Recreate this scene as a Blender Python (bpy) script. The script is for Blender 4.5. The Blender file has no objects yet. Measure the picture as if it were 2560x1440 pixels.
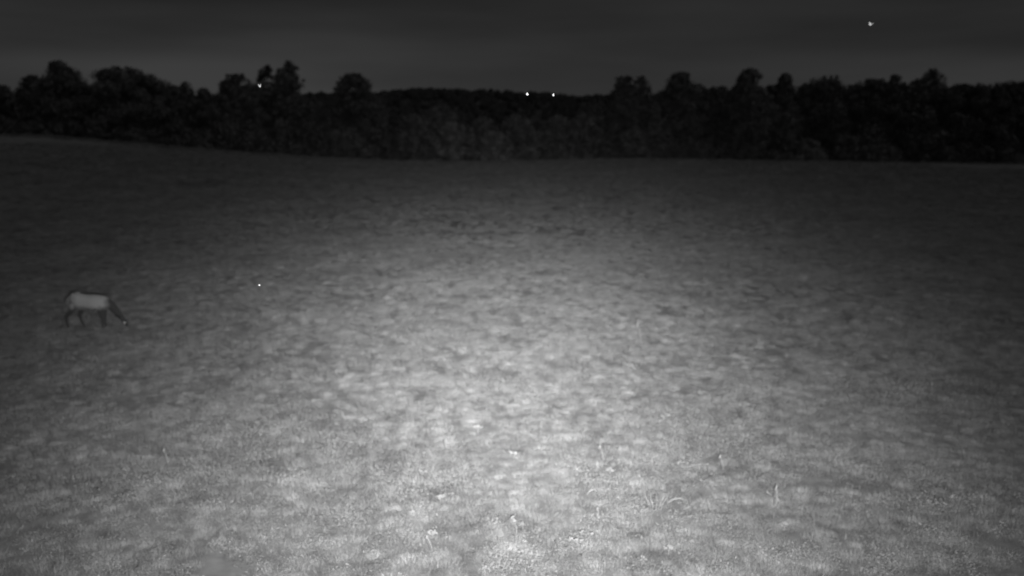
import bpy, bmesh, math, random
import numpy as np
from mathutils import Vector, Matrix

sc = bpy.context.scene
COL = sc.collection
R = math.radians
rng = np.random.default_rng(11)
random.seed(5)

# ------------------------------------------------------------------ camera
F_PX = 2217.0                      # focal length in pixels of a 2560 px wide frame
CAM_H = 7.0
PITCH = math.atan((720 - 365) / F_PX)
cam_d = bpy.data.cameras.new('camera')
cam = bpy.data.objects.new('camera', cam_d)
COL.objects.link(cam)
cam.location = (0, 0, CAM_H)
cam.rotation_euler = (math.pi / 2 - PITCH, 0, 0)
cam_d.sensor_width = 36.0
cam_d.lens = 36.0 * F_PX / 2560.0
cam_d.clip_start = 0.1
cam_d.clip_end = 9000
cam_d.dof.use_dof = True
cam_d.dof.focus_distance = 9.0
cam_d.dof.aperture_fstop = (cam_d.lens / 1000.0) / 0.043
sc.camera = cam

# ------------------------------------------------------------------ night sky, faint moon, infrared floodlight
SUN_ELEV, SUN_ROT = R(50), R(125)
world = bpy.data.worlds.new('World'); sc.world = world
world.use_nodes = True
wt = world.node_tree; wt.nodes.clear()
w_out = wt.nodes.new('ShaderNodeOutputWorld')
w_bg = wt.nodes.new('ShaderNodeBackground')
w_sky = wt.nodes.new('ShaderNodeTexSky'); w_sky.sky_type = 'NISHITA'
w_sky.sun_disc = False; w_sky.sun_elevation = SUN_ELEV; w_sky.sun_rotation = SUN_ROT
w_sky.air_density = 1.0; w_sky.dust_density = 1.0
w_bw = wt.nodes.new('ShaderNodeRGBToBW')           # the camera sees in monochrome
w_tc = wt.nodes.new('ShaderNodeTexCoord')
w_mp = wt.nodes.new('ShaderNodeMapping'); w_mp.inputs['Scale'].default_value = (1.1, 1.1, 8.0)
w_mp.inputs['Rotation'].default_value = (0, R(4), 0)
w_nz = wt.nodes.new('ShaderNodeTexNoise'); w_nz.inputs['Scale'].default_value = 1.7
w_nz.inputs['Detail'].default_value = 4.0; w_nz.inputs['Roughness'].default_value = 0.45
w_mr = wt.nodes.new('ShaderNodeMapRange')
w_mr.inputs['From Min'].default_value = 0.3; w_mr.inputs['From Max'].default_value = 0.7
w_mr.inputs['To Min'].default_value = 0.5; w_mr.inputs['To Max'].default_value = 1.32
w_mu = wt.nodes.new('ShaderNodeMath'); w_mu.operation = 'MULTIPLY'
L = wt.links.new
L(w_sky.outputs['Color'], w_bw.inputs['Color'])
L(w_tc.outputs['Generated'], w_mp.inputs['Vector']); L(w_mp.outputs['Vector'], w_nz.inputs['Vector'])
L(w_nz.outputs['Fac'], w_mr.inputs['Value'])
L(w_bw.outputs['Val'], w_mu.inputs[0]); L(w_mr.outputs['Result'], w_mu.inputs[1])
L(w_mu.outputs['Value'], w_bg.inputs['Color'])
w_bg.inputs['Strength'].default_value = 0.0059
L(w_bg.outputs['Background'], w_out.inputs['Surface'])

sun_d = bpy.data.lights.new('moonlight', 'SUN')
sun_d.energy = 0.10; sun_d.angle = R(12); sun_d.color = (1, 1, 1)
sun = bpy.data.objects.new('moonlight', sun_d); COL.objects.link(sun)
# moon behind the camera, same bearing as the sky's
sdir = Vector((math.sin(SUN_ROT) * math.cos(SUN_ELEV), math.cos(SUN_ROT) * math.cos(SUN_ELEV), math.sin(SUN_ELEV)))
sun.rotation_euler = sdir.to_track_quat('Z', 'Y').to_euler()

# the infrared floodlight mounted on the camera mast (its beam makes the pool of light on the grass)
FLOOD_W = 53000.0
ir_d = bpy.data.lights.new('infrared_floodlight', 'SPOT')
ir_d.energy = FLOOD_W; ir_d.shadow_soft_size = 0.06; ir_d.color = (1, 1, 1)
ir_d.spot_size = R(125); ir_d.spot_blend = 1.0
ir = bpy.data.objects.new('infrared_floodlight', ir_d); COL.objects.link(ir)
ir.location = (0.25, -0.05, CAM_H - 0.45)
IR_AIM = Vector((-0.4, 47.0, 0.0))
ir.rotation_euler = (IR_AIM - ir.location).to_track_quat('-Z', 'Y').to_euler()
ir_d.use_nodes = True
nt = ir_d.node_tree; nt.nodes.clear()
o_ = nt.nodes.new('ShaderNodeOutputLight'); e_ = nt.nodes.new('ShaderNodeEmission')
tc = nt.nodes.new('ShaderNodeTexCoord'); sp = nt.nodes.new('ShaderNodeSeparateXYZ')
nt.links.new(tc.outputs['Normal'], sp.inputs['Vector'])
def nmath(tree, op, a, b=None):
    n = tree.nodes.new('ShaderNodeMath'); n.operation = op
    for i, v in enumerate((a, b)):
        if v is None: continue
        if isinstance(v, (int, float)): n.inputs[i].default_value = v
        else: tree.links.new(v, n.inputs[i])
    return n.outputs[0]
az = nmath(nt, 'ABSOLUTE', sp.outputs['Z'])
bx = nmath(nt, 'ARCTAN2', sp.outputs['X'], az)      # sideways and up-down angle off the beam axis
by = nmath(nt, 'ARCTAN2', sp.outputs['Y'], az)
def lobe(sx_, sy_, amp, drop=0.0):
    q1 = nmath(nt, 'DIVIDE', bx, R(sx_)); q1 = nmath(nt, 'MULTIPLY', q1, q1)
    q2 = nmath(nt, 'DIVIDE', nmath(nt, 'ADD', by, R(drop)), R(sy_)); q2 = nmath(nt, 'MULTIPLY', q2, q2)
    q = nmath(nt, 'MULTIPLY', nmath(nt, 'ADD', q1, q2), -0.5)
    return nmath(nt, 'MULTIPLY', nmath(nt, 'EXPONENT', q), amp)
prof = nmath(nt, 'ADD', nmath(nt, 'ADD', lobe(9.6, 6.0, 1.55), lobe(17.2, 10.0, 0.68, 7.0)), lobe(38.0, 38.0, 0.06))
nt.links.new(prof, e_.inputs['Strength'])
nt.links.new(e_.outputs[0], o_.inputs[0])

sc.view_settings.view_transform = 'Standard'
sc.view_settings.look = 'None'
sc.view_settings.exposure = 0.0
sc.view_settings.gamma = 1.0
sc.view_settings.use_curve_mapping = False
sc.cycles.use_denoising = True
sc.cycles.max_bounces = 5
sc.cycles.diffuse_bounces = 3
sc.cycles.transparent_max_bounces = 4
sc.cycles.caustics_reflective = False
sc.cycles.caustics_refractive = False

# ------------------------------------------------------------------ helpers
CP, SP = math.cos(PITCH), math.sin(PITCH)
def ray(px, py):
    u, v = (px - 1280) / F_PX, -(py - 720) / F_PX
    return np.array([u, CP + v * SP, -SP + v * CP])
def at(px, py, Y):
    d = ray(px, py)
    return np.array([0, 0, CAM_H]) + d * (Y / d[1])

def tag(o, label=None, cat=None, group=None, kind=None):
    if label: o['label'] = label
    if cat: o['category'] = cat
    if group: o['group'] = group
    if kind: o['kind'] = kind
    return o

def mesh_obj(name, verts, faces, mat, parent=None, smooth=False):
    me = bpy.data.meshes.new(name)
    me.from_pydata([tuple(map(float, v)) for v in verts], [], faces)
    if smooth:
        me.polygons.foreach_set('use_smooth', [True] * len(me.polygons))
    me.materials.append(mat)
    me.update()
    o = bpy.data.objects.new(name, me); COL.objects.link(o)
    if parent: o.parent = parent
    return o

def quads_mesh(name, V, quads, mat):
    """numpy mesh of quads: V (n,3), quads (m,4)"""
    me = bpy.data.meshes.new(name)
    n, m = len(V), len(quads)
    me.vertices.add(n); me.vertices.foreach_set('co', V.astype(np.float32).ravel())
    me.loops.add(m * 4); me.loops.foreach_set('vertex_index', quads.astype(np.int32).ravel())
    me.polygons.add(m)
    me.polygons.foreach_set('loop_start', np.arange(0, m * 4, 4, dtype=np.int32))
    me.polygons.foreach_set('loop_total', np.full(m, 4, dtype=np.int32))
    me.update(calc_edges=True); me.validate()
    me.materials.append(mat)
    return me

def empty(name, loc, rz=0.0):
    o = bpy.data.objects.new(name, None); COL.objects.link(o)
    o.empty_display_size = 0.3
    o.location = tuple(map(float, loc)); o.rotation_euler = (0, 0, rz)
    return o

def tubes(paths, sides=6):
    """paths: list of list of (x,y,z,r); returns verts, faces"""
    V, Fq = [], []
    for path in paths:
        P = [Vector(p[:3]) for p in path]
        base = len(V)
        for i, p in enumerate(P):
            t = (P[min(i + 1, len(P) - 1)] - P[max(i - 1, 0)]).normalized()
            a = t.orthogonal().normalized() if abs(t.z) > .999 else t.cross(Vector((0, 0, 1))).normalized()
            b = t.cross(a).normalized()
            for k in range(sides):
                an = 2 * math.pi * k / sides
                V.append(tuple(p + (a * math.cos(an) + b * math.sin(an)) * path[i][3]))
        for i in range(len(P) - 1):
            for k in range(sides):
                Fq.append((base + i * sides + k, base + i * sides + (k + 1) % sides,
                           base + (i + 1) * sides + (k + 1) % sides, base + (i + 1) * sides + k))
        Fq.append(tuple(base + k for k in reversed(range(sides))))
        Fq.append(tuple(base + (len(P) - 1) * sides + k for k in range(sides)))
    return V, Fq

# smooth value noise on numpy arrays
_tab = np.random.default_rng(3).random((256, 256))
def vnoise(x, y):
    x = np.asarray(x, float); y = np.asarray(y, float)
    xi, yi = np.floor(x).astype(int), np.floor(y).astype(int)
    fx, fy = x - xi, y - yi
    fx, fy = fx * fx * (3 - 2 * fx), fy * fy * (3 - 2 * fy)
    g = lambda a, b: _tab[a & 255, b & 255]
    return ((g(xi, yi) * (1 - fx) + g(xi + 1, yi) * fx) * (1 - fy) +
            (g(xi, yi + 1) * (1 - fx) + g(xi + 1, yi + 1) * fx) * fy) * 2 - 1

# ------------------------------------------------------------------ materials (all grey: an infrared camera's picture)
def new_mat(name):
    m = bpy.data.materials.new(name); m.use_nodes = True
    return m, m.node_tree, m.node_tree.nodes['Principled BSDF']

def grey(v): return (v, v, v, 1)

def noise_node(nt_, vec, scale, detail=3.0, rough=0.55):
    n = nt_.nodes.new('ShaderNodeTexNoise'); n.inputs['Scale'].default_value = scale
    n.inputs['Detail'].default_value = detail; n.inputs['Roughness'].default_value = rough
    nt_.links.new(vec, n.inputs['Vector']); return n.outputs['Fac']

def maprange(nt_, val, a, b, c, d):
    n = nt_.nodes.new('ShaderNodeMapRange')
    for k, v in zip(('From Min', 'From Max', 'To Min', 'To Max'), (a, b, c, d)): n.inputs[k].default_value = v
    nt_.links.new(val, n.inputs['Value']); return n.outputs['Result']

def field_tone(nt_, lo, hi):
    """patchy growth tone from world position, shared by the soil and everything growing in it"""
    g = nt_.nodes.new('ShaderNodeNewGeometry')
    mp = nt_.nodes.new('ShaderNodeMapping'); mp.inputs['Scale'].default_value = (1, 1, 0.0)
    nt_.links.new(g.outputs['Position'], mp.inputs['Vector'])
    v = mp.outputs['Vector']
    a = maprange(nt_, noise_node(nt_, v, 0.16, 3), .35, .65, -.5, .5)
    b = maprange(nt_, noise_node(nt_, v, 0.75, 3), .33, .67, -.5, .5)
    c = maprange(nt_, noise_node(nt_, v, 2.6, 4), .36, .64, -.5, .5)
    s = nmath(nt_, 'ADD', nmath(nt_, 'MULTIPLY', a, .30), nmath(nt_, 'MULTIPLY', b, .45))
    s = nmath(nt_, 'ADD', s, nmath(nt_, 'MULTIPLY', c, .55))
    return maprange(nt_, s, -.5, .5, lo, hi)

m_ground, t_, p_ = new_mat('meadow_soil')
t_.links.new(field_tone(t_, .26, .44), p_.inputs['Base Color'])
p_.inputs['Roughness'].default_value = 1.0
p_.inputs['Specular IOR Level'].default_value = 0.0

def grass_mat(name, lo, hi, var):
    m, t, p = new_mat(name)
    f = field_tone(t, lo, hi)
    oi = t.nodes.new('ShaderNodeObjectInfo')
    r = maprange(t, oi.outputs['Random'], 0, 1, 1 - var, 1 + var)
    t.links.new(nmath(t, 'MULTIPLY', f, r), p.inputs['Base Color'])
    p.inputs['Roughness'].default_value = 0.85
    p.inputs['Specular IOR Level'].default_value = 0.08
    return m
m_grass = grass_mat('grass_blades', .28, .56, .14)
m_tussock = grass_mat('tussock_grass', .30, .54, .34)
m_herb = grass_mat('herb_leaves', .26, .52, .14)

def plain(name, v, rough=.8, spec=.15, var=.2, scale=6.0):
    m, t, p = new_mat(name)
    tc_ = t.nodes.new('ShaderNodeTexCoord')
    n = noise_node(t, tc_.outputs['Object'], scale, 3)
    t.links.new(maprange(t, n, .3, .7, v * (1 - var), v * (1 + var)), p.inputs['Base Color'])
    p.inputs['Roughness'].default_value = rough
    p.inputs['Specular IOR Level'].default_value = spec
    return m
m_straw = plain('pale_straw', .48)
m_flower = plain('pale_flower_head', .48)
m_stemdark = plain('dark_stem', .16)
m_bark = plain('bark', .10, .95, .05, .35, 3.0)
m_leaf = plain('dark_foliage', .21, .9, .04, .35, .35)
m_leaf_deep = plain('deep_foliage', .17, .9, .04, .35, .35)
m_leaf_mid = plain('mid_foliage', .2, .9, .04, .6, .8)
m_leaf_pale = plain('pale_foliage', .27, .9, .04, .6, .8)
m_hill = plain('hill_ground', .15, 1, 0, .3, .05)
m_leaf_far = plain('far_foliage', .22, 1, 0, .35, .3)

# ------------------------------------------------------------------ terrain
CREST = 150.0
EDGE = [(-900, 352), (-400, 344), (0, 338), (100, 338), (200, 348), (400, 365), (600, 383), (800, 396), (1000, 404),
        (1150, 406), (1300, 404), (1450, 401), (1600, 399), (1800, 402), (2000, 404), (2200, 408), (2560, 410), (3400, 414)]
_ex = np.array([at(px, py, CREST)[0] for px, py in EDGE])
_ez = np.array([at(px, py, CREST)[2] for px, py in EDGE])
def edge_z(x):
    s = 0
    for k in (-5, -2.5, 0, 2.5, 5): s = s + np.interp(np.asarray(x) + k, _ex, _ez)
    return s / 5.0
def zfun(x, y):
    x = np.asarray(x, float); y = np.asarray(y, float)
    e = edge_z(x)
    t = np.clip((y - 28.0) / (CREST - 28.0), 0, 1)
    up = e * t ** 1.35
    d = np.clip(y - CREST, 0, 400)
    down = np.where(d < 60, 0.0022 * d * d, 0.0022 * 3600 + 0.02 * (d - 60))
    z = np.where(y < CREST, up, e - down)
    fade = np.clip((CREST + 20 - y) / 40.0, 0, 1)
    und = 0.12 * vnoise(x / 11.0 + 7, y / 11.0) + 0.03 * vnoise(x / 2.6, y / 2.6 + 30) + 0.015 * vnoise(x / .9 + 50, y / .9)
    near = np.clip((y - 6) / 12, 0, 1)
    return z + und * fade * near * np.where(y > 110, 0.5, 1.0)
def ground_hit(px, py):
    d = ray(px, py); lo = 8.0; t = lo
    while t < 400:
        p = np.array([0, 0, CAM_H]) + d * t
        if p[2] <= zfun(p[0], p[1]): break
        t += .05
    return np.array([p[0], p[1], float(zfun(p[0], p[1]))])

ys = np.concatenate([np.linspace(-60, 6, 8), np.linspace(8, 70, 150)[0:], np.linspace(70.8, 175, 110), np.geomspace(180, 5000, 40)])
us = np.linspace(-1, 1, 261)
U, YY = np.meshgrid(us, ys)
half = 34 + np.abs(YY) * 0.95
XX = np.sign(U) * np.abs(U) ** 1.1 * half
ZZ = zfun(XX, YY)
V = np.stack([XX, YY, ZZ], -1).reshape(-1, 3)
nc = len(us)
ii = (np.arange(len(ys) - 1)[:, None] * nc + np.arange(nc - 1)[None]).ravel()
Q = np.stack([ii, ii + 1, ii + 1 + nc, ii + nc], -1)
me = quads_mesh('meadow_ground', V, Q, m_ground)
me.polygons.foreach_set('use_smooth', [True] * len(me.polygons))
ground = bpy.data.objects.new('meadow_ground', me); COL.objects.link(ground)
tag(ground, 'gently rising rough meadow ground running up to the dark treeline', 'ground', kind='structure')

# far wooded ridge
RY = 600.0
RIDGE = [(-2500, 246), (-900, 240), (0, 236), (500, 238), (760, 238), (850, 234), (950, 235), (1000, 230), (1060, 223), (1150, 225), (1200, 227),
         (1280, 234), (1340, 237), (1400, 241), (1450, 243), (1520, 240), (1700, 240), (2200, 236), (2560, 232), (3400, 238), (5000, 250)]
_rx = np.array([at(px, py, RY)[0] for px, py in RIDGE]); _rz = np.array([at(px, py, RY)[2] for px, py in RIDGE])
TREE_FAR = 4.2
def ridge_z(x, y):
    top = np.interp(x, _rx, _rz) - TREE_FAR
    t = np.clip((y - 330) / (RY - 330), 0, 1); t = t * t * (3 - 2 * t)
    b = np.clip((y - RY) / 500, 0, 1)
    return -14 + (top + 14) * t * (1 - b * b) + 1.5 * vnoise(x / 40, y / 40) * (t > 0)
hx = np.linspace(-1000, 1000, 130); hy = np.linspace(300, 1150, 60)
HX, HY = np.meshgrid(hx, hy)
HV = np.stack([HX, HY, ridge_z(HX, HY)], -1).reshape(-1, 3)
ii = (np.arange(len(hy) - 1)[:, None] * len(hx) + np.arange(len(hx) - 1)[None]).ravel()
me = quads_mesh('hill', HV, np.stack([ii, ii + 1, ii + 1 + len(hx), ii + len(hx)], -1), m_hill)
hill = bpy.data.objects.new('hill', me); COL.objects.link(hill)
tag(hill, 'low dark ridge far behind the treeline', 'hill', kind='structure')

# ------------------------------------------------------------------ foliage
def leaf_cloud(centres, radii, n_each, size, rg, flat=1.0):
    """small bent leaf faces spread through clumps; returns V, quads"""
    C = np.repeat(centres, n_each, 0); Rr = np.repeat(radii, n_each)
    n = len(C)
    d = rg.normal(size=(n, 3)); d /= np.linalg.norm(d, axis=1)[:, None]
    rad = Rr * rg.random(n) ** 0.45
    P = C + d * rad[:, None] * np.array([1, 1, .8 * flat])
    nrm = d * .6 + rg.normal(size=(n, 3)) * .55 + np.array([0, 0, .35])
    nrm /= np.linalg.norm(nrm, axis=1)[:, None]
    a = np.cross(nrm, rg.normal(size=(n, 3))); a /= np.linalg.norm(a, axis=1)[:, None]
    b = np.cross(nrm, a)
    s = size * (0.55 + 0.9 * rg.random(n))
    L_, W_ = (a.T * s).T, (b.T * s * .62).T
    bend = (nrm.T * s * .22).T
    V = np.stack([P - L_, P - W_ + bend, P + L_, P + W_ + bend], 1).reshape(-1, 3)
    Qd = np.arange(n * 4).reshape(n, 4)
    return V, Qd

def profile(shape, t):
    t = np.clip(t, 0, 1)
    if shape == 'round': return np.where(t < .5, .95 + .1 * t, np.sqrt(np.clip(1 - ((t - .5) / .505) ** 2, 0, 1)))
    if shape == 'oval': return np.where(t < .38, .92 + .2 * t, np.clip(1 - (np.clip(t - .38, 0, 1) / .63) ** 2.0, 0, 1) ** .72)
    if shape == 'cone': return np.clip(1.04 - t, 0, 1) ** .75 * 1.1
    if shape == 'column': return np.where(t < .72, 1.0, np.sqrt(np.clip(1 - ((t - .72) / .285) ** 2, 0, 1)))
    if shape == 'broad': return np.where(t < .72, 1.05, np.sqrt(np.clip(1 - ((t - .72) / .285) ** 2, 0, 1)) * 1.05)
    if shape == 'spire': return np.where(t < .5, 1.25 - .5 * t, np.clip(1.0 - 1.5 * (t - .5), .22, 1))
    return np.sqrt(np.clip(1 - t ** 2.4, 0, 1))       # dome

def crown_trunk(H, W, shape, rg, dens=1.0, base=.04, leaf=.30, trunk_r=None, ragged=.25, limbs=12):
    nC = int(min(max(90, 1.7 * H * W), 270))
    t = base + (1 - base) * rg.random(nC) ** .72
    ang = rg.random(nC) * 2 * math.pi
    lean = .06 * W * rg.normal(size=2)
    # uneven outline: the radius wanders with bearing and height
    wob = 1 + ragged * .85 * np.sin(ang * 2 + rg.random() * 6 + t * 5) + ragged * .8 * rg.normal(size=nC) * .5
    tt = (t - base) / (1 - base)
    rr = W / 2 * profile(shape, tt) * np.clip(wob, .4, 1.25) * (rg.random(nC) ** .45)
    cr = np.clip(.12 * W * (.6 + .9 * rg.random(nC)), .4, 1.5) * np.clip(1.25 - .5 * tt, .5, 1.3)
    rr = np.clip(rr - cr * .5, 0, None)
    C = np.stack([rr * np.cos(ang) + lean[0] * tt, rr * np.sin(ang) + lean[1] * tt, np.minimum(t * H, H - cr * .75)], -1)
    if shape in ('round', 'oval', 'broad', 'dome'):     # several leaders of unequal height instead of one even dome
        nl = 4
        la = rg.random() * 6.28 + np.arange(nl) * 6.28 / nl + rg.normal(size=nl) * .5
        lo_ = W * np.array([.05, .20, .24, .27]); lm = np.array([1.0, .95, .90, .84]) + .03 * rg.normal(size=nl); lm[0] = 1.0
        li = rg.integers(0, nl, nC); k_ = tt ** 1.5
        C[:, 0] = C[:, 0] * (1 - .22 * k_) + lo_[li] * np.cos(la[li]) * k_
        C[:, 1] = C[:, 1] * (1 - .22 * k_) + lo_[li] * np.sin(la[li]) * k_
        C[:, 2] *= 1 - (1 - lm[li]) * tt
    # leading twigs that break the top outline
    nT = 22
    a2 = rg.random(nT) * 6.28
    t2 = .72 + .27 * rg.random(nT)
    r2 = W / 2 * profile(shape, t2) * (.4 + .5 * rg.random(nT))
    C2 = np.stack([r2 * np.cos(a2), r2 * np.sin(a2), H * t2], -1)
    C2[0] = (lean[0], lean[1], H - .25)
    C = np.concatenate([C, C2]); cr = np.concatenate([cr, np.full(nT, .42)])
    each = np.maximum(8, (dens * 34 * np.minimum(cr, 1.4) ** 2 / (leaf / .3) ** 1.6 + 10)).astype(int)
    Vs, Qs, off = [], [], 0
    C_, R_ = np.repeat(C, each, 0), np.repeat(cr, each)
    V, Qd = leaf_cloud(C_, R_, 1, leaf, rg)
    tr = trunk_r or (.028 * H)
    path = [(0, 0, -.6, tr * 1.25)] + [(lean[0] * k, lean[1] * k, H * k, tr * (1.05 - k)) for k in (.15, .35, .55, .75, .9)]
    paths = [path]
    for i in rg.choice(nC, min(limbs, nC), replace=False):
        z0 = C[i, 2] * (.55 + .2 * rg.random())
        k = z0 / H; r0 = tr * (1.0 - k) * .5
        p0 = np.array([lean[0] * k, lean[1] * k, z0]); p1 = C[i]
        mid = (p0 + p1) / 2 + np.array([0, 0, .12 * np.linalg.norm(p1 - p0)])
        paths.append([(*p0, r0), (*mid, r0 * .65), (*p1, r0 * .25)])
    return V, Qd, paths

def make_tree(name, label, px, top, wpx, Y, shape, mat, seed, dens=1.0, ragged=.25, cat='tree', group=None, base=.04, leaf=.21, sink=0.0):
    rg = np.random.default_rng(seed)
    P = at(px, top, Y)
    gz = float(zfun(P[0], Y)) - sink
    H = P[2] - gz
    W = wpx / F_PX * Y * (1.2 if cat == 'tree' else 1.0)
    root = empty(name, (P[0], Y, gz), 0)
    V, Qd, paths = crown_trunk(H, W, shape, rg, dens, base, leaf, ragged=ragged)
    crown = bpy.data.objects.new('crown', quads_mesh('crown', V, Qd, mat)); COL.objects.link(crown); crown.parent = root
    tv, tf = tubes(paths, 6)
    mesh_obj('trunk' if cat == 'tree' else 'stems', tv, tf, m_bark, root, True)
    tag(root, label, cat, group)
    return root

TREES = [
 # name, label, px, top, width, Y, shape, mat, dens, ragged
 ('broadleaf_tree', 'dark tree cut off by the picture edge on the highest part of the field', -22, 200, 96, 160, 'oval', m_leaf_deep, 1.0, .25),
 ('broadleaf_tree', 'narrow pointed dark tree beside the tall domed tree on the rise', 64, 188, 118, 163, 'cone', m_leaf_deep, 1.0, .3),
 ('broadleaf_tree', 'tall domed dark tree, tallest on the high end of the field', 150, 152, 128, 160, 'oval', m_leaf, 1.1, .22),
 ('broadleaf_tree', 'wide bushy dark tree with a tufted crown top on the rise', 300, 166, 176, 160, 'round', m_leaf, 1.1, .25),
 ('broadleaf_tree', 'low ragged tree with thin upright tips between two rounder trees', 432, 214, 96, 162, 'oval', m_leaf_deep, .9, .45),
 ('broadleaf_tree', 'thin wispy tree poking above the low ragged tree', 464, 204, 48, 168, 'column', m_leaf_deep, .55, .45),
 ('broadleaf_tree', 'short pointed dark tree in the dip of the treeline', 508, 222, 100, 161, 'cone', m_leaf_deep, 1.0, .3),
 ('broadleaf_tree', 'round compact dark tree with a flat shoulder towards the twin tall trees', 588, 185, 116, 161, 'round', m_leaf, 1.1, .22),
 ('broadleaf_tree', 'thin see-through tree, the fainter of the twin tall trees', 668, 163, 66, 178, 'oval', m_leaf_mid, .8, .3),
 ('broadleaf_tree', 'tall narrow dense tree, the darker of the twin tall trees', 726, 152, 84, 163, 'oval', m_leaf, 1.1, .2),
 ('broadleaf_tree', 'lone square-topped tree standing out before the far ridge', 884, 184, 86, 161, 'column', m_leaf_deep, 1.0, .25),
 ('broadleaf_tree', 'lower rounded tree leaning against the lone square-topped tree', 936, 232, 90, 159, 'round', m_leaf_deep, .9, .3),
 ('broadleaf_tree', 'low dark tree filling the gap beside the narrow dense tall tree', 802, 252, 110, 162, 'dome', m_leaf_deep, 1.0, .3),
 ('broadleaf_tree', 'twin-headed tree beginning the taller wood beyond the low gap', 1556, 190, 92, 160, 'oval', m_leaf_deep, 1.1, .28),
 ('broadleaf_tree', 'thinner half of the twin-headed tree with a wispy top', 1600, 190, 70, 164, 'oval', m_leaf, .7, .35),
 ('broadleaf_tree', 'low rounded tree at the foot of the slender spire tree', 1655, 228, 90, 161, 'dome', m_leaf, .9, .3),
 ('conifer_tree', 'slender spire-shaped dark conifer standing in the wood', 1703, 181, 112, 158, 'spire', m_leaf_deep, 1.2, .2),
 ('broadleaf_tree', 'small ball-topped tree next to the slender conifer', 1749, 210, 58, 164, 'round', m_leaf, .9, .2),
 ('broadleaf_tree', 'flat-topped low tree between the ball-topped and the spiky tall tree', 1802, 216, 96, 162, 'broad', m_leaf_deep, 1.0, .25),
 ('broadleaf_tree', 'tallest spiky-topped tree in the taller wood', 1880, 172, 120, 159, 'oval', m_leaf, 1.1, .32),
 ('conifer_tree', 'short conical dark tree beside the spiky-topped tallest tree', 1960, 184, 104, 161, 'cone', m_leaf_deep, 1.2, .2),
 ('broadleaf_tree', 'low uneven tree between the short cone and the domed tree', 2018, 208, 84, 162, 'dome', m_leaf, .9, .35),
 ('broadleaf_tree', 'domed tree with a thin wispy shoulder in the taller wood', 2084, 190, 116, 161, 'round', m_leaf_deep, 1.0, .28),
 ('broadleaf_tree', 'broad flat-crowned tree with fine twigs along its top', 2186, 196, 118, 160, 'broad', m_leaf_deep, 1.1, .3),
 ('broadleaf_tree', 'dark tree joined to the broad flat-crowned tree', 2238, 187, 86, 162, 'oval', m_leaf_deep, 1.1, .25),
 ('broadleaf_tree', 'faint rounded tree standing behind the wood, thinner than its neighbours', 2336, 172, 106, 186, 'round', m_leaf_mid, .6, .2),
 ('broadleaf_tree', 'very dark broad tree with a smooth long crown at the end of the wood', 2440, 208, 190, 157, 'broad', m_leaf_deep, 1.3, .12),
 ('broadleaf_tree', 'very dark tree cut off by the picture edge at the end of the wood', 2548, 204, 170, 158, 'broad', m_leaf_deep, 1.3, .12),
]
for i, (n, lb, px, top, w, Y, shp, mt, dn, rag) in enumerate(TREES):
    make_tree(n, lb, px, top, w, Y, shp, mt, 100 + i, dn, rag)

# dim trees standing behind the front row, only dark mass to the camera
BACK = [(20, 240, 130), (110, 235, 140), (215, 236, 130), (370, 246, 140), (470, 250, 130), (640, 240, 140), (760, 250, 120), (860, 262, 120),
        (1020, 270, 120), (1110, 262, 120), (1490, 250, 110), (1590, 232, 120), (1650, 230, 90), (1715, 226, 110), (1780, 222, 110), (1840, 218, 110), (1930, 212, 110),
        (2005, 212, 110), (2060, 210, 100), (2135, 210, 110), (2210, 206, 120), (2290, 206, 120), (2360, 220, 120), (2400, 224, 120), (2500, 218, 150)]
for i, (px, top, w) in enumerate(BACK):
    make_tree('broadleaf_tree', 'dim lower tree filling the dark wood behind its front row', px, top, w, 170 + (i * 37 % 13), 'dome',
              m_leaf_deep, 300 + i, .8, .3, leaf=.28, group='trees filling the wood behind the front row')

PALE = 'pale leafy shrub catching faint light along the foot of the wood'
SHRUBS = [ # px, top, width, Y, mat, label, group
 (338, 322, 62, 154, m_leaf_mid, 'small pale round bush at the foot of the wide bushy tree on the rise', None),
 (868, 318, 150, 155, m_leaf_mid, 'wide pale mounded shrub under the lone square-topped tree', None),
 (1035, 286, 120, 156, m_leaf_mid, PALE, 1), (1105, 262, 120, 158, m_leaf_mid, PALE, 1), (1130, 305, 100, 154, m_leaf_pale, PALE, 1),
 (1205, 290, 100, 156, m_leaf_mid, PALE, 1), (1235, 325, 90, 154, m_leaf_pale, PALE, 1), (1300, 286, 110, 157, m_leaf_mid, PALE, 1),
 (1330, 318, 90, 154, m_leaf_mid, PALE, 1), (1400, 290, 110, 156, m_leaf_mid, PALE, 1), (1460, 280, 100, 157, m_leaf_mid, PALE, 1),
 (1590, 322, 96, 155, m_leaf_mid, PALE, 1), (1645, 290, 90, 156, m_leaf_mid, PALE, 1),
 (1968, 282, 80, 156, m_leaf_mid, 'tall pale shrub leaning up beside the short conical tree', None),
 (2022, 348, 78, 154, m_leaf_pale, 'low pale dome-shaped bush at the foot of the wood', None),
 (2122, 340, 90, 155, m_leaf_mid, PALE, 1), (2190, 362, 110, 154, m_leaf_mid, PALE, 1),
 (2300, 262, 130, 157, m_leaf_mid, 'tall pale shrub sloping down before the very dark broad tree', None),
 (2345, 318, 130, 155, m_leaf_mid, 'middle step of the pale shrubs sloping down before the very dark tree', None),
 (2430, 346, 120, 154, m_leaf_mid, 'lower step of the pale shrubs sloping down before the very dark tree', None),
 (2520, 378, 100, 153.5, m_leaf_mid, 'lowest pale bush, flat against the field before the very dark tree', None),
]
ORD = ['first', 'second', 'third', 'fourth', 'fifth', 'sixth', 'seventh', 'eighth', 'ninth', 'tenth', 'eleventh']
n_pale = 0
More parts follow.
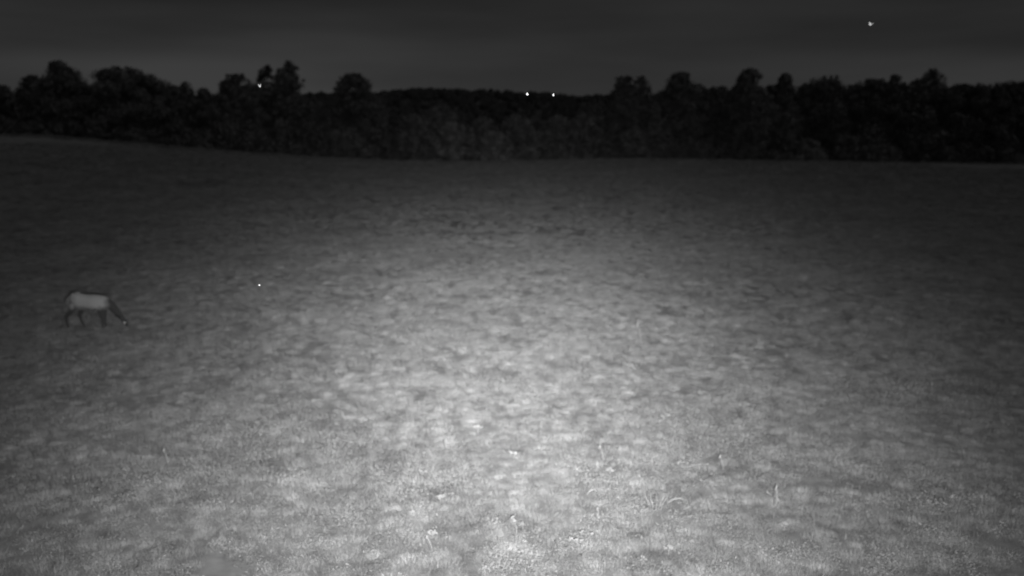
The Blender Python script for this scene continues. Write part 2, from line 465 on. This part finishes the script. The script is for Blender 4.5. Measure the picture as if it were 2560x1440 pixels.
for i, (px, top, w, Y, mt, lb, g) in enumerate(SHRUBS):
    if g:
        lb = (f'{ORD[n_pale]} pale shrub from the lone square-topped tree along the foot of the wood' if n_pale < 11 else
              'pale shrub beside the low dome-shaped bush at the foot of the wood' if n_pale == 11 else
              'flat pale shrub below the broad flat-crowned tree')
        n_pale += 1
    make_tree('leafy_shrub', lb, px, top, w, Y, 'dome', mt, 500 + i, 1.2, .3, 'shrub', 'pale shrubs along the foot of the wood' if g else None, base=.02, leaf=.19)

UND = 'low dark bush at the shaded foot of the wood'
for i, px in enumerate(range(-60, 2640, 62)):
    rr = random.Random(900 + i)
    e = float(np.interp(px, [a for a, b in EDGE], [b for a, b in EDGE]))
    make_tree('leafy_shrub', UND, px + rr.uniform(-14, 14), e - rr.uniform(34, 72), rr.uniform(84, 116), 157.5 + rr.uniform(-1.5, 2.5), 'dome',
              m_leaf_deep, 700 + i, 1.0, .3, 'shrub', 'dark bushes along the foot of the wood', base=.02, leaf=.26)

# ------------------------------------------------------------------ instancing on points (uncountable growth only)
def scatter(name, pts, scl, rot, kinds, sources, mat):
    """one stuff object: a cloud of points carrying instances of the source meshes"""
    me = bpy.data.meshes.new(name)
    me.vertices.add(len(pts)); me.vertices.foreach_set('co', pts.astype(np.float32).ravel())
    for nm, arr, ty in (('scl', scl, 'FLOAT'), ('rotz', rot, 'FLOAT'), ('kind_ix', kinds, 'INT')):
        a = me.attributes.new(nm, ty, 'POINT'); a.data.foreach_set('value', arr)
    me.materials.append(mat)
    o = bpy.data.objects.new(name, me); COL.objects.link(o)
    src = bpy.data.collections.new(name + '_source')
    for k, s in enumerate(sources):
        so = bpy.data.objects.new(f'{name}_piece_{k:02d}', s); src.objects.link(so)
    ng = bpy.data.node_groups.new(name + '_scatter', 'GeometryNodeTree')
    ng.interface.new_socket('Geometry', in_out='INPUT', socket_type='NodeSocketGeometry')
    ng.interface.new_socket('Geometry', in_out='OUTPUT', socket_type='NodeSocketGeometry')
    N = ng.nodes; K = ng.links.new
    gi, go = N.new('NodeGroupInput'), N.new('NodeGroupOutput')
    ci = N.new('GeometryNodeCollectionInfo'); ci.inputs['Collection'].default_value = src
    ci.inputs['Separate Children'].default_value = True; ci.inputs['Reset Children'].default_value = True
    iop = N.new('GeometryNodeInstanceOnPoints'); iop.inputs['Pick Instance'].default_value = True
    def att(nm, ty):
        n = N.new('GeometryNodeInputNamedAttribute'); n.data_type = ty; n.inputs['Name'].default_value = nm
        return n.outputs['Attribute']
    cx = N.new('ShaderNodeCombineXYZ'); K(att('rotz', 'FLOAT'), cx.inputs['Z'])
    K(gi.outputs[0], iop.inputs['Points']); K(ci.outputs[0], iop.inputs['Instance'])
    K(att('kind_ix', 'INT'), iop.inputs['Instance Index'])
    K(cx.outputs[0], iop.inputs['Rotation']); K(att('scl', 'FLOAT'), iop.inputs['Scale'])
    K(iop.outputs[0], go.inputs[0])
    md = o.modifiers.new('scatter', 'NODES'); md.node_group = ng
    return o

# the wood on the far ridge
far_src = []
for k in range(3):
    rg = np.random.default_rng(40 + k)
    V, Qd, _ = crown_trunk(9.5, 8.5, ('round', 'dome', 'oval')[k], rg, .35, .0, .75, ragged=.25)
    far_src.append(quads_mesh('far_crown', V, Qd, m_leaf_far))
n = 8000
fx = rng.uniform(-620, 620, n); fy = rng.uniform(400, 640, n)
fz = ridge_z(fx, fy) - .8
o = scatter('distant_wood', np.stack([fx, fy, fz], -1), rng.uniform(.42, .62, n).astype(np.float32), rng.uniform(0, 6.28, n).astype(np.float32),
            rng.integers(0, 3, n).astype(np.int32), far_src, m_leaf_far)
tag(o, 'far-off wood covering the low ridge behind the treeline', 'wood', kind='stuff')

# ------------------------------------------------------------------ grass
def blade_tuft(nb, rad, h0, h1, wid, lean, rg, seg=3):
    V, Qs = [], []
    for _ in range(nb):
        a = rg.random() * 6.28; r = rad * math.sqrt(rg.random())
        b0 = np.array([r * math.cos(a), r * math.sin(a), -.02])
        da = a + rg.normal() * .9
        h = h0 + (h1 - h0) * rg.random(); ln = lean * (.3 + rg.random()) * h
        d = np.array([math.cos(da), math.sin(da), 0]); s = np.array([-d[1], d[0], 0])
        w = wid * (.6 + .8 * rg.random())
        base = len(V)
        for k in range(seg + 1):
            t = k / seg
            c = b0 + d * ln * t ** 1.7 + np.array([0, 0, h * (t - .25 * (ln / h) * t * t * .8)])
            ww = w * (1 - t * .88) * .5
            V += [c - s * ww, c + s * ww]
        for k in range(seg):
            i = base + 2 * k; Qs.append((i, i + 1, i + 3, i + 2))
    return np.array(V), np.array(Qs)

def herb_tuft(nl, rad, size, rg):
    V, Qs = [], []
    for _ in range(nl):
        a = rg.random() * 6.28; r = rad * math.sqrt(rg.random())
        c = np.array([r * math.cos(a), r * math.sin(a), .03 + .10 * rg.random()])
        n = rg.normal(size=3) * .45 + np.array([0, 0, 1]); n /= np.linalg.norm(n)
        u = np.cross(n, rg.normal(size=3)); u /= np.linalg.norm(u); v = np.cross(n, u)
        s = size * (.5 + rg.random())
        i = len(V); V += [c - u * s, c - v * s * .5 + n * s * .2, c + u * s, c + v * s * .5 + n * s * .2]
        Qs.append((i, i + 1, i + 2, i + 3))
    return np.array(V), np.array(Qs)

def straw_litter(n, rad, rg):
    V, Qs = [], []
    for _ in range(n):
        a = rg.random() * 6.28; c = np.array([rad * rg.normal(), rad * rg.normal(), .07 + .07 * rg.random()])
        l = .02 + .07 * rg.random(); d = np.array([math.cos(a), math.sin(a), rg.normal() * .45]) * l
        s = np.array([-math.sin(a), math.cos(a), 0]) * .0045; up = np.array([0, 0, .0045]); m = np.array([0, 0, .03 * rg.random()]) + np.array([rg.normal(), rg.normal(), 0]) * .015
        i = len(V)
        for p in (c - d, c + m, c + d): V += [p - s, p + up, p + s]
        for j in (0, 3): Qs += [(i + j, i + j + 1, i + j + 4, i + j + 3), (i + j + 1, i + j + 2, i + j + 5, i + j + 4)]
    return np.array(V), np.array(Qs)

srcs = []
for k in range(10):
    rg = np.random.default_rng(60 + k)
    if k < 3:   v, q = blade_tuft(150, .24, .05, .16, .006, 1.3, rg)          # short leafy tussock
    elif k < 5: v, q = blade_tuft(120, .27, .04, .11, .006, 2.2, rg)          # matted, lying over
    elif k < 7: v, q = herb_tuft(260, .25, .014, rg)                            # low broad leaves
    elif k > 7: v, q = straw_litter(3, .3, rg)                               # pale dead straws
    else:       v, q = blade_tuft(7, .12, .18, .34, .006, .5, rg, 4)          # upright seed stalks
    srcs.append(quads_mesh('tuft', v, q, m_herb if 5 <= k < 7 else m_straw if k > 7 else m_grass))

m_dark_herb = grass_mat('dark_fine_grass', .17, .30, .15)
for k in range(3):      # taller rounded tussocks
    rg = np.random.default_rng(90 + k)
    v, q = blade_tuft(330, .20 + .05 * k, .08, .27, .006, 1.0, rg)
    rr_ = np.hypot(v[:, 0], v[:, 1]); v[:, 2] *= np.clip(1.15 - rr_ / .42, .3, 1)
    srcs.append(quads_mesh('tuft', v, q, m_tussock))

for k in range(2):      # darker fine-bladed grass
    rg = np.random.default_rng(97 + k)
    v, q = blade_tuft(240, .27, .05, .13, .006, 1.7, rg)
    srcs.append(quads_mesh('tuft', v, q, m_dark_herb))

# low spots where the sward is thin and the dark thatch shows
HOLLOWS = [ground_hit(px, py) for px, py in ((610, 920), (730, 1000), (560, 958), (485, 1015), (690, 1180), (1105, 1242), (1220, 1290), (1050, 988),
           (1920, 1100), (1860, 1190), (1700, 1285), (980, 1160), (1180, 1418), (460, 458), (505, 455), (540, 460), (880, 1080), (1300, 820), (780, 870), (2200, 1250))]
HR = [.9, .8, 1.0, .7, .6, .5, .5, .8, .8, .5, .6, .4, .5, 4.5, 5, 4.5, .4, .9, .9, .9]
def grass_points(r0, r1, dens, smin, smax):
    am = R(43)
    n = int(am * (r1 * r1 - r0 * r0) * dens)
    r = np.sqrt(rng.uniform(r0 * r0, r1 * r1, n)); a = rng.uniform(-am, am, n)
    x, y = r * np.sin(a), r * np.cos(a)
    keep = rng.random(n) < np.clip(.85 + .45 * vnoise(x / 1.1 + 3, y / 1.1) * np.clip(40 / r, .3, 1) + .35 * vnoise(x / .45, y / .45 + 9) + .2 * vnoise(x / 5 + 80, y / 5), .2, 1)
    keep &= y < CREST + 4
    for c, hr in zip(HOLLOWS, HR):
        d = np.hypot((x - c[0]) * .8, (y - c[1]) * .6) / (hr * .62) * (1 + .35 * vnoise(x * 2, y * 2))
        keep &= (d > 1) | (rng.random(n) < .25 + .4 * d * d)
    x, y = x[keep], y[keep]
    s = rng.uniform(smin, smax, len(x)) * (1 + .25 * vnoise(x / 2.2 + 11, y / 2.2 + 5))
    return np.stack([x, y, zfun(x, y)], -1), s
P1, s1 = grass_points(7, 26, 26, .7, 1.25)
P2, s2 = grass_points(26, 62, 17, .8, 1.4)
P3, s3 = grass_points(62, 158, 4.6, 1.1, 1.9)
T1, q1 = grass_points(8, 34, 2.6, .55, 1.25)
T2, q2 = grass_points(34, 80, 1.1, .7, 1.5)
T3, q3 = grass_points(80, 152, .45, .9, 1.8)
ax_ = rng.uniform(-110, 110, 2600); ay_ = CREST - 2.5 + 5.0 * rng.random(2600)        # rank grass along the wood's edge
T4 = np.stack([ax_, ay_, zfun(ax_, ay_)], -1); q4 = rng.uniform(1.2, 2.6, 2600)
D_ = []
for c, hr in zip(HOLLOWS, HR):
    m_ = int(11 * min(hr, 2.5) ** 1.3) + 3
    D_.append(np.stack([c[0] + rng.normal(size=m_) * hr * .45, c[1] + rng.normal(size=m_) * hr * .7], -1))
D_ = np.concatenate(D_); D5 = np.stack([D_[:, 0], D_[:, 1], zfun(D_[:, 0], D_[:, 1])], -1); q5 = rng.uniform(.6, 1.2, len(D5)) * (1 + .5 * (D5[:, 1] > 60))
PTS = np.concatenate([D5, P1, P2, P3, T1, T2, T3, T4]); SC = np.concatenate([q5, s1, s2, s3, q1, q2, q3, q4]).astype(np.float32)
nT_ = len(T1) + len(T2) + len(T3) + len(T4)
kx = rng.choice(10, len(PTS), p=[.17, .16, .16, .14, .13, .10, .10, .02, .01, .01]).astype(np.int32)
kx[(PTS[:, 1] > 70) & (kx >= 7)] = 3
kx[-nT_:] = rng.integers(10, 13, nT_)
kx[:len(D5)] = rng.integers(13, 15, len(D5))
o = scatter('meadow_grass', PTS, SC, rng.uniform(0, 6.28, len(PTS)).astype(np.float32), kx, srcs, m_grass)
tag(o, 'short rough grass and low herbs covering the whole meadow', 'grass', kind='stuff')

# ------------------------------------------------------------------ single weeds that stand out of the grass
def weed(px, py, kind, h, label, seed, group=None, lean=0.0):
    rg = random.Random(seed)
    p = ground_hit(px, py)
    root = empty('dry_weed' if kind in ('fork', 'straw', 'stalk') else 'flowering_weed', p, rg.uniform(0, 6))
    root.rotation_euler = (0, 0, 0)
    if kind == 'fork':
        for k in range(5):
            x = (k - 2) * .075 * h / .27 + rg.uniform(-.02, .02)
            hh = h * rg.uniform(.75, 1.05); b = x * .45
            v, f = tubes([[(b, 0, -.03, .006), (b + (x - b) * .3, .01, hh * .35, .0055), (x, .02, hh * .7, .005), (x * 1.08 + rg.uniform(-.02, .02), .02, hh, .003)]], 5)
            mesh_obj('stem', v, f, m_straw, root, True)
    elif kind == 'stalk':
        for k in range(2):
            x = .05 * k
            v, f = tubes([[(x, 0, -.03, .008), (x - .03 + lean * .4, 0, h * .5, .007), (x - .06 + lean, 0, h, .004)]], 5)
            mesh_obj('stem', v, f, m_stemdark if k == 0 else m_straw, root, True)
        v, f = tubes([[(.0 - .03 + lean, 0, h * .8, .01), (-.01 + lean, 0, h * .95, .016), (-.015 + lean, 0, h * 1.1, .004)]], 6)
        mesh_obj('seed_head', v, f, m_straw, root, True)
    elif kind == 'straw':
        L_ = h
        v, f = tubes([[(-L_ * .5, 0, .07, .009), (-L_ * .15, .02, .15, .009), (L_ * .25, .03, .17, .008), (L_ * .5, .03, .10, .004)]], 5)
        mesh_obj('stem', v, f, m_straw, root, True)
        v, f = tubes([[(-L_ * .1, .02, .15, .006), (L_ * .02, .05, .20, .005), (L_ * .08, .06, .24, .003)]], 5)
        mesh_obj('side_stem', v, f, m_straw, root, True)
    else:   # umbel: branching stem with pale flat heads and leaves
        nh = rg.randint(3, 6)
        v, f = tubes([[(0, 0, -.03, .006), (.01, 0, h * .45, .005), (0, 0, h * .6, .004)]], 6)
        mesh_obj('stem', v, f, m_straw, root, True)
        for k in range(nh):
            a = 6.28 * k / nh + rg.uniform(-.4, .4); rr = h * rg.uniform(.22, .5); hz = h * rg.uniform(.78, 1.05)
            x, y = rr * math.cos(a), rr * math.sin(a) * .7
            v, f = tubes([[(0, 0, h * .5, .0035), (x * .6, y * .6, hz * .82, .003), (x, y, hz - .01, .002)]], 5)
            mesh_obj('branch', v, f, m_straw, root, True)
            V_, Q_ = [], []
            for q in range(7):            # a cluster of small petals
                aq = 6.28 * q / 6; s = .010 * rg.uniform(.4, 1.5)
                cx_, cy_ = (x + .034 * rg.uniform(.4, 1.2) * math.cos(aq), y + .034 * rg.uniform(.4, 1.2) * math.sin(aq)) if q < 6 else (x, y)
                i0 = len(V_); zz = hz + rg.uniform(-.02, .015)
                V_ += [(cx_ - s, cy_, zz), (cx_, cy_ - s, zz + .012), (cx_ + s, cy_, zz), (cx_, cy_ + s, zz + .012), (cx_, cy_, zz - .02)]
                Q_ += [(i0, i0 + 1, i0 + 2, i0 + 3), (i0, i0 + 4, i0 + 1), (i0 + 1, i0 + 4, i0 + 2), (i0 + 2, i0 + 4, i0 + 3), (i0 + 3, i0 + 4, i0)]
            mesh_obj('flower_head', V_, Q_, m_flower, root)
        for k in range(5):
            a = 6.28 * k / 5 + rg.random(); l = h * rg.uniform(.5, .8); d = Vector((math.cos(a), math.sin(a), 0)); s = Vector((-d.y, d.x, 0))
            pts = [(d * l * t + Vector((0, 0, h * (.12 + .35 * t - .3 * t * t)))) for t in (0, .35, .7, 1)]
            wd = [.012, .04, .032, .004]
            V_ = []
            for pp, w_ in zip(pts, wd): V_ += [pp - s * w_, pp + Vector((0, 0, -.008)), pp + s * w_]
            Q_ = []
            for j in range(3):
                Q_ += [(3 * j, 3 * j + 1, 3 * j + 4, 3 * j + 3), (3 * j + 1, 3 * j + 2, 3 * j + 5, 3 * j + 4)]
            mesh_obj('leaf', V_, Q_, m_herb, root, True)
    tag(root, label, 'weed', group)
    return root

weed(1640, 1276, 'fork', .40, 'cluster of five thin pale forked stalks standing upright in the grass', 1)
weed(1600, 862, 'stalk', .80, 'tall lone pair of dry stalks, one dark and one pale, with a seed head', 2, None, -.1)
weed(1690, 1268, 'straw', .36, 'bent pale straw lying over the grass beside the forked stalks', 3)
weed(1480, 1246, 'straw', .22, 'short pale straw lying over the grass near the brightest patch', 4)
weed(1452, 1392, 'umbel', .40, 'largest branching weed with pale flat heads and a long side twig', 5)
weed(1290, 1345, 'umbel', .36, 'branching weed with several pale flat flower heads in the brightest grass', 6)
UL = 'small branching weed with pale flower heads scattered in the lit grass'
for k, (px, py) in enumerate(((1100, 1262), (1195, 1085), (905, 1070), (1285, 1150), (1525, 1195), (1660, 1060), (1960, 1330), (1670, 1395), (1860, 1030), (1080, 1350))):
    weed(px, py, 'umbel', .17 + .04 * (k % 3), UL, 20 + k, 'small flowering weeds in the lit grass')
SL = 'thin upright dry stalk pair with a seed head in the grass'
for k, (px, py) in enumerate(((1112, 1125), (1505, 1150), (1935, 1265), (1075, 1375), (2325, 985), (418, 1165), (1490, 1302), (1805, 1175))):
    weed(px, py, 'stalk', .26 + .07 * (k % 3), SL, 40 + k, 'dry stalks in the grass', .04 * (-1) ** k)

# ------------------------------------------------------------------ the grazing elk
def skin_mesh(name, verts, edges, radii, mat, ysc=.76, sub=2):
    me = bpy.data.meshes.new(name); me.from_pydata(verts, edges, [])
    ob = bpy.data.objects.new(name + '_skeleton', me); COL.objects.link(ob)
    md = ob.modifiers.new('skin', 'SKIN'); md.use_smooth_shade = True
    for i, d in enumerate(me.skin_vertices[0].data):
        d.radius = (radii[i], radii[i]); d.use_root = (i == 0)
    ss = ob.modifiers.new('sub', 'SUBSURF'); ss.levels = sub; ss.render_levels = sub
    rm = ob.modifiers.new('remesh', 'REMESH'); rm.mode = 'VOXEL'; rm.voxel_size = .022
    dg = bpy.context.evaluated_depsgraph_get(); dg.update()
    out = bpy.data.meshes.new_from_object(ob.evaluated_get(dg))
    out.name = name
    for v in out.vertices: v.co.y *= ysc
    bm = bmesh.new(); bm.from_mesh(out)
    for _ in range(5): bmesh.ops.smooth_vert(bm, verts=bm.verts[:], factor=.5, use_axis_x=True, use_axis_y=True, use_axis_z=True)
    bm.to_mesh(out); bm.free()
    out.materials.clear(); out.materials.append(mat)
    out.polygons.foreach_set('use_smooth', [True] * len(out.polygons))
    bpy.data.objects.remove(ob)
    return out

m_elk, t_, p_ = new_mat('elk_coat')
tc_ = t_.nodes.new('ShaderNodeTexCoord'); sx = t_.nodes.new('ShaderNodeSeparateXYZ')
nz_ = noise_node(t_, tc_.outputs['Object'], 5.0, 3)
wob = maprange(t_, nz_, .3, .7, -.06, .06)
t_.links.new(tc_.outputs['Object'], sx.inputs['Vector'])
X = nmath(t_, 'ADD', sx.outputs['X'], wob); Z = nmath(t_, 'ADD', sx.outputs['Z'], wob)
front = maprange(t_, X, .66, .90, 1, 0)
low = maprange(t_, Z, .76, .94, 0, 1)
back = maprange(t_, X, -.62, -.34, .5, 1)
msk = nmath(t_, 'MULTIPLY', nmath(t_, 'MULTIPLY', front, low), back)
hairn = maprange(t_, noise_node(t_, tc_.outputs['Object'], 40.0, 2), .3, .7, .85, 1.12)
t_.links.new(nmath(t_, 'MULTIPLY', maprange(t_, msk, 0, 1, .07, .42), hairn), p_.inputs['Base Color'])
p_.inputs['Roughness'].default_value = .9; p_.inputs['Specular IOR Level'].default_value = .05
p_.inputs['Sheen Weight'].default_value = .4; p_.inputs['Sheen Roughness'].default_value = .45

ev, ee, er = [], [], []
def ea(p, r, frm=None):
    ev.append(p); er.append(r)
    if frm is not None: ee.append((frm, len(ev) - 1))
    return len(ev) - 1
loin = ea((-.25, 0, 1.04), .345)
pelv = ea((-.58, 0, 1.08), .29, loin)
rump = ea((-.82, 0, 1.07), .235, pelv)
mid = ea((.12, 0, 1.0), .40, loin)
chest = ea((.46, 0, 1.02), .385, mid)
shou = ea((.72, 0, 1.06), .27, chest)
n1 = ea((.94, 0, .84), .20, shou)
n2 = ea((1.13, 0, .61), .155, n1)
poll = ea((1.28, 0, .42), .13, n2)
face = ea((1.39, 0, .28), .095, poll)
muzz = ea((1.45, 0, .15), .07, face)
nose = ea((1.48, 0, .09), .055, muzz)
for s, dx in ((1, .0), (-1, .07)):
    a = ea((.50 + dx * .3, s * .20, .82), .14, chest)
    b = ea((.47 + dx * .6, s * .20, .60), .10, a)
    c = ea((.50 + dx, s * .19, .38), .075, b)
    d = ea((.48 + dx, s * .19, .12), .055, c)
    ea((.53 + dx, s * .19, .035), .05, d)
for s, hk in ((-1, ((-.58, .72), (-.88, .50), (-.86, .14), (-.79, .035))), (1, ((-.42, .70), (-.53, .46), (-.38, .13), (-.31, .035)))):
    a = ea((-.62 + (.1 if s > 0 else 0), s * .20, .92), .20, pelv)
    b = ea((hk[0][0], s * .24, hk[0][1]), .125, a)
    c = ea((hk[1][0], s * .20, hk[1][1]), .08, b)
    d = ea((hk[2][0], s * .19, hk[2][1]), .056, c)
    ea((hk[3][0], s * .19, hk[3][1]), .05, d)
gp = ground_hit(228, 822)
elk = empty('elk', gp)
body_me = skin_mesh('body', ev, ee, er, m_elk)
body = bpy.data.objects.new('body', body_me); COL.objects.link(body); body.parent = elk
m_ear = plain('elk_ear', .05)
v, f = tubes([[(-.84, 0, 1.12, .035), (-.93, 0, 1.04, .04), (-.95, 0, .93, .02)]], 8)
mesh_obj('tail', v, f, plain('elk_tail', .25), elk, True)
for s in (-1, 1):
    v, f = tubes([[(1.24, s * .07, .48, .02), (1.18, s * .14, .53, .05), (1.12, s * .20, .57, .035), (1.08, s * .23, .59, .004)]], 8)
    mesh_obj('ear', v, f, m_ear, elk, True)
m_eye, t_, p_ = new_mat('elk_eye')
p_.inputs['Base Color'].default_value = grey(.95); p_.inputs['Metallic'].default_value = 1.0; p_.inputs['Roughness'].default_value = .33
for s in (-1, 1):
    bm = bmesh.new(); bmesh.ops.create_uvsphere(bm, u_segments=14, v_segments=10, radius=.042)
    for v in bm.verts: v.co.x *= 1.45
    me = bpy.data.meshes.new('eye'); bm.to_mesh(me); bm.free(); me.materials.append(m_eye)
    me.polygons.foreach_set('use_smooth', [True] * len(me.polygons))
    e = bpy.data.objects.new('eye', me); COL.objects.link(e); e.parent = elk
    e.location = (1.40, s * .075, .28); e.rotation_euler = (0, R(55), 0)
elk.rotation_euler = (0, 0, R(-4))
tag(elk, 'elk with pale flanks and dark neck and legs grazing head-down in the meadow', 'elk')

# ------------------------------------------------------------------ moths flying in the floodlight
m_wing = plain('moth_wing', .5, .6, .3, .2, 60)
m_mbody = plain('moth_body', .4, .7, .2, .2, 80)
def moth(px, py, Y, span, rz, flap, label):
    p = at(px, py, Y)
    root = empty('moth', p); s = span
    v, f = tubes([[(0, -.30 * s, 0, .012 * s), (0, -.2 * s, 0, .045 * s), (0, .0, 0, .06 * s), (0, .12 * s, 0, .055 * s), (0, .2 * s, 0, .035 * s), (0, .24 * s, 0, .008 * s)]], 8)
    mesh_obj('body', v, f, m_mbody, root, True)
    for sd in (-1, 1):
        for nm, pts in (('forewing', [(.03, .10), (.30, .24), (.50, .20), (.44, .02), (.20, -.06), (.03, -.02)]),
                        ('hindwing', [(.03, -.02), (.22, -.06), (.36, -.12), (.30, -.27), (.14, -.28), (.03, -.12)])):
            V_ = [(sd * x * s * math.cos(flap), y * s, x * s * math.sin(flap)) for x, y in pts]
            n_ = len(V_)
            V_ += [(a, b, c - .006 * s) for a, b, c in V_]
            F_ = [tuple(range(n_)), tuple(reversed(range(n_, 2 * n_)))] + [(i, (i + 1) % n_, n_ + (i + 1) % n_, n_ + i) for i in range(n_)]
            mesh_obj(nm, V_, F_, m_wing, root)
        v, f = tubes([[(sd * .015 * s, .2 * s, .01 * s, .006 * s), (sd * .08 * s, .3 * s, .03 * s, .005 * s), (sd * .14 * s, .34 * s, .04 * s, .002 * s)]], 4)
        mesh_obj('antenna', v, f, m_mbody, root)
    root.rotation_euler = rz
    tag(root, label, 'moth')
    return root
moth(2178, 61, 6.5, .042, (R(55), R(15), R(-50)), .5, 'bright white moth flying high in the night sky above the wood')
moth(650, 215, 8.5, .052, (R(70), R(-10), R(10)), .95, 'bright moth in front of the thin see-through tall tree')
moth(1317, 237, 9.0, .044, (R(40), R(30), R(120)), .75, 'greyer moth of the two hovering over the far ridge line')
moth(1382, 238, 9.0, .046, (R(75), R(-20), R(60)), .35, 'brighter moth of the two hovering over the far ridge line')
moth(648, 713, 8.8, .020, (R(50), R(20), R(30)), .5, 'tiny pale moth low over the grass to the side of the elk')
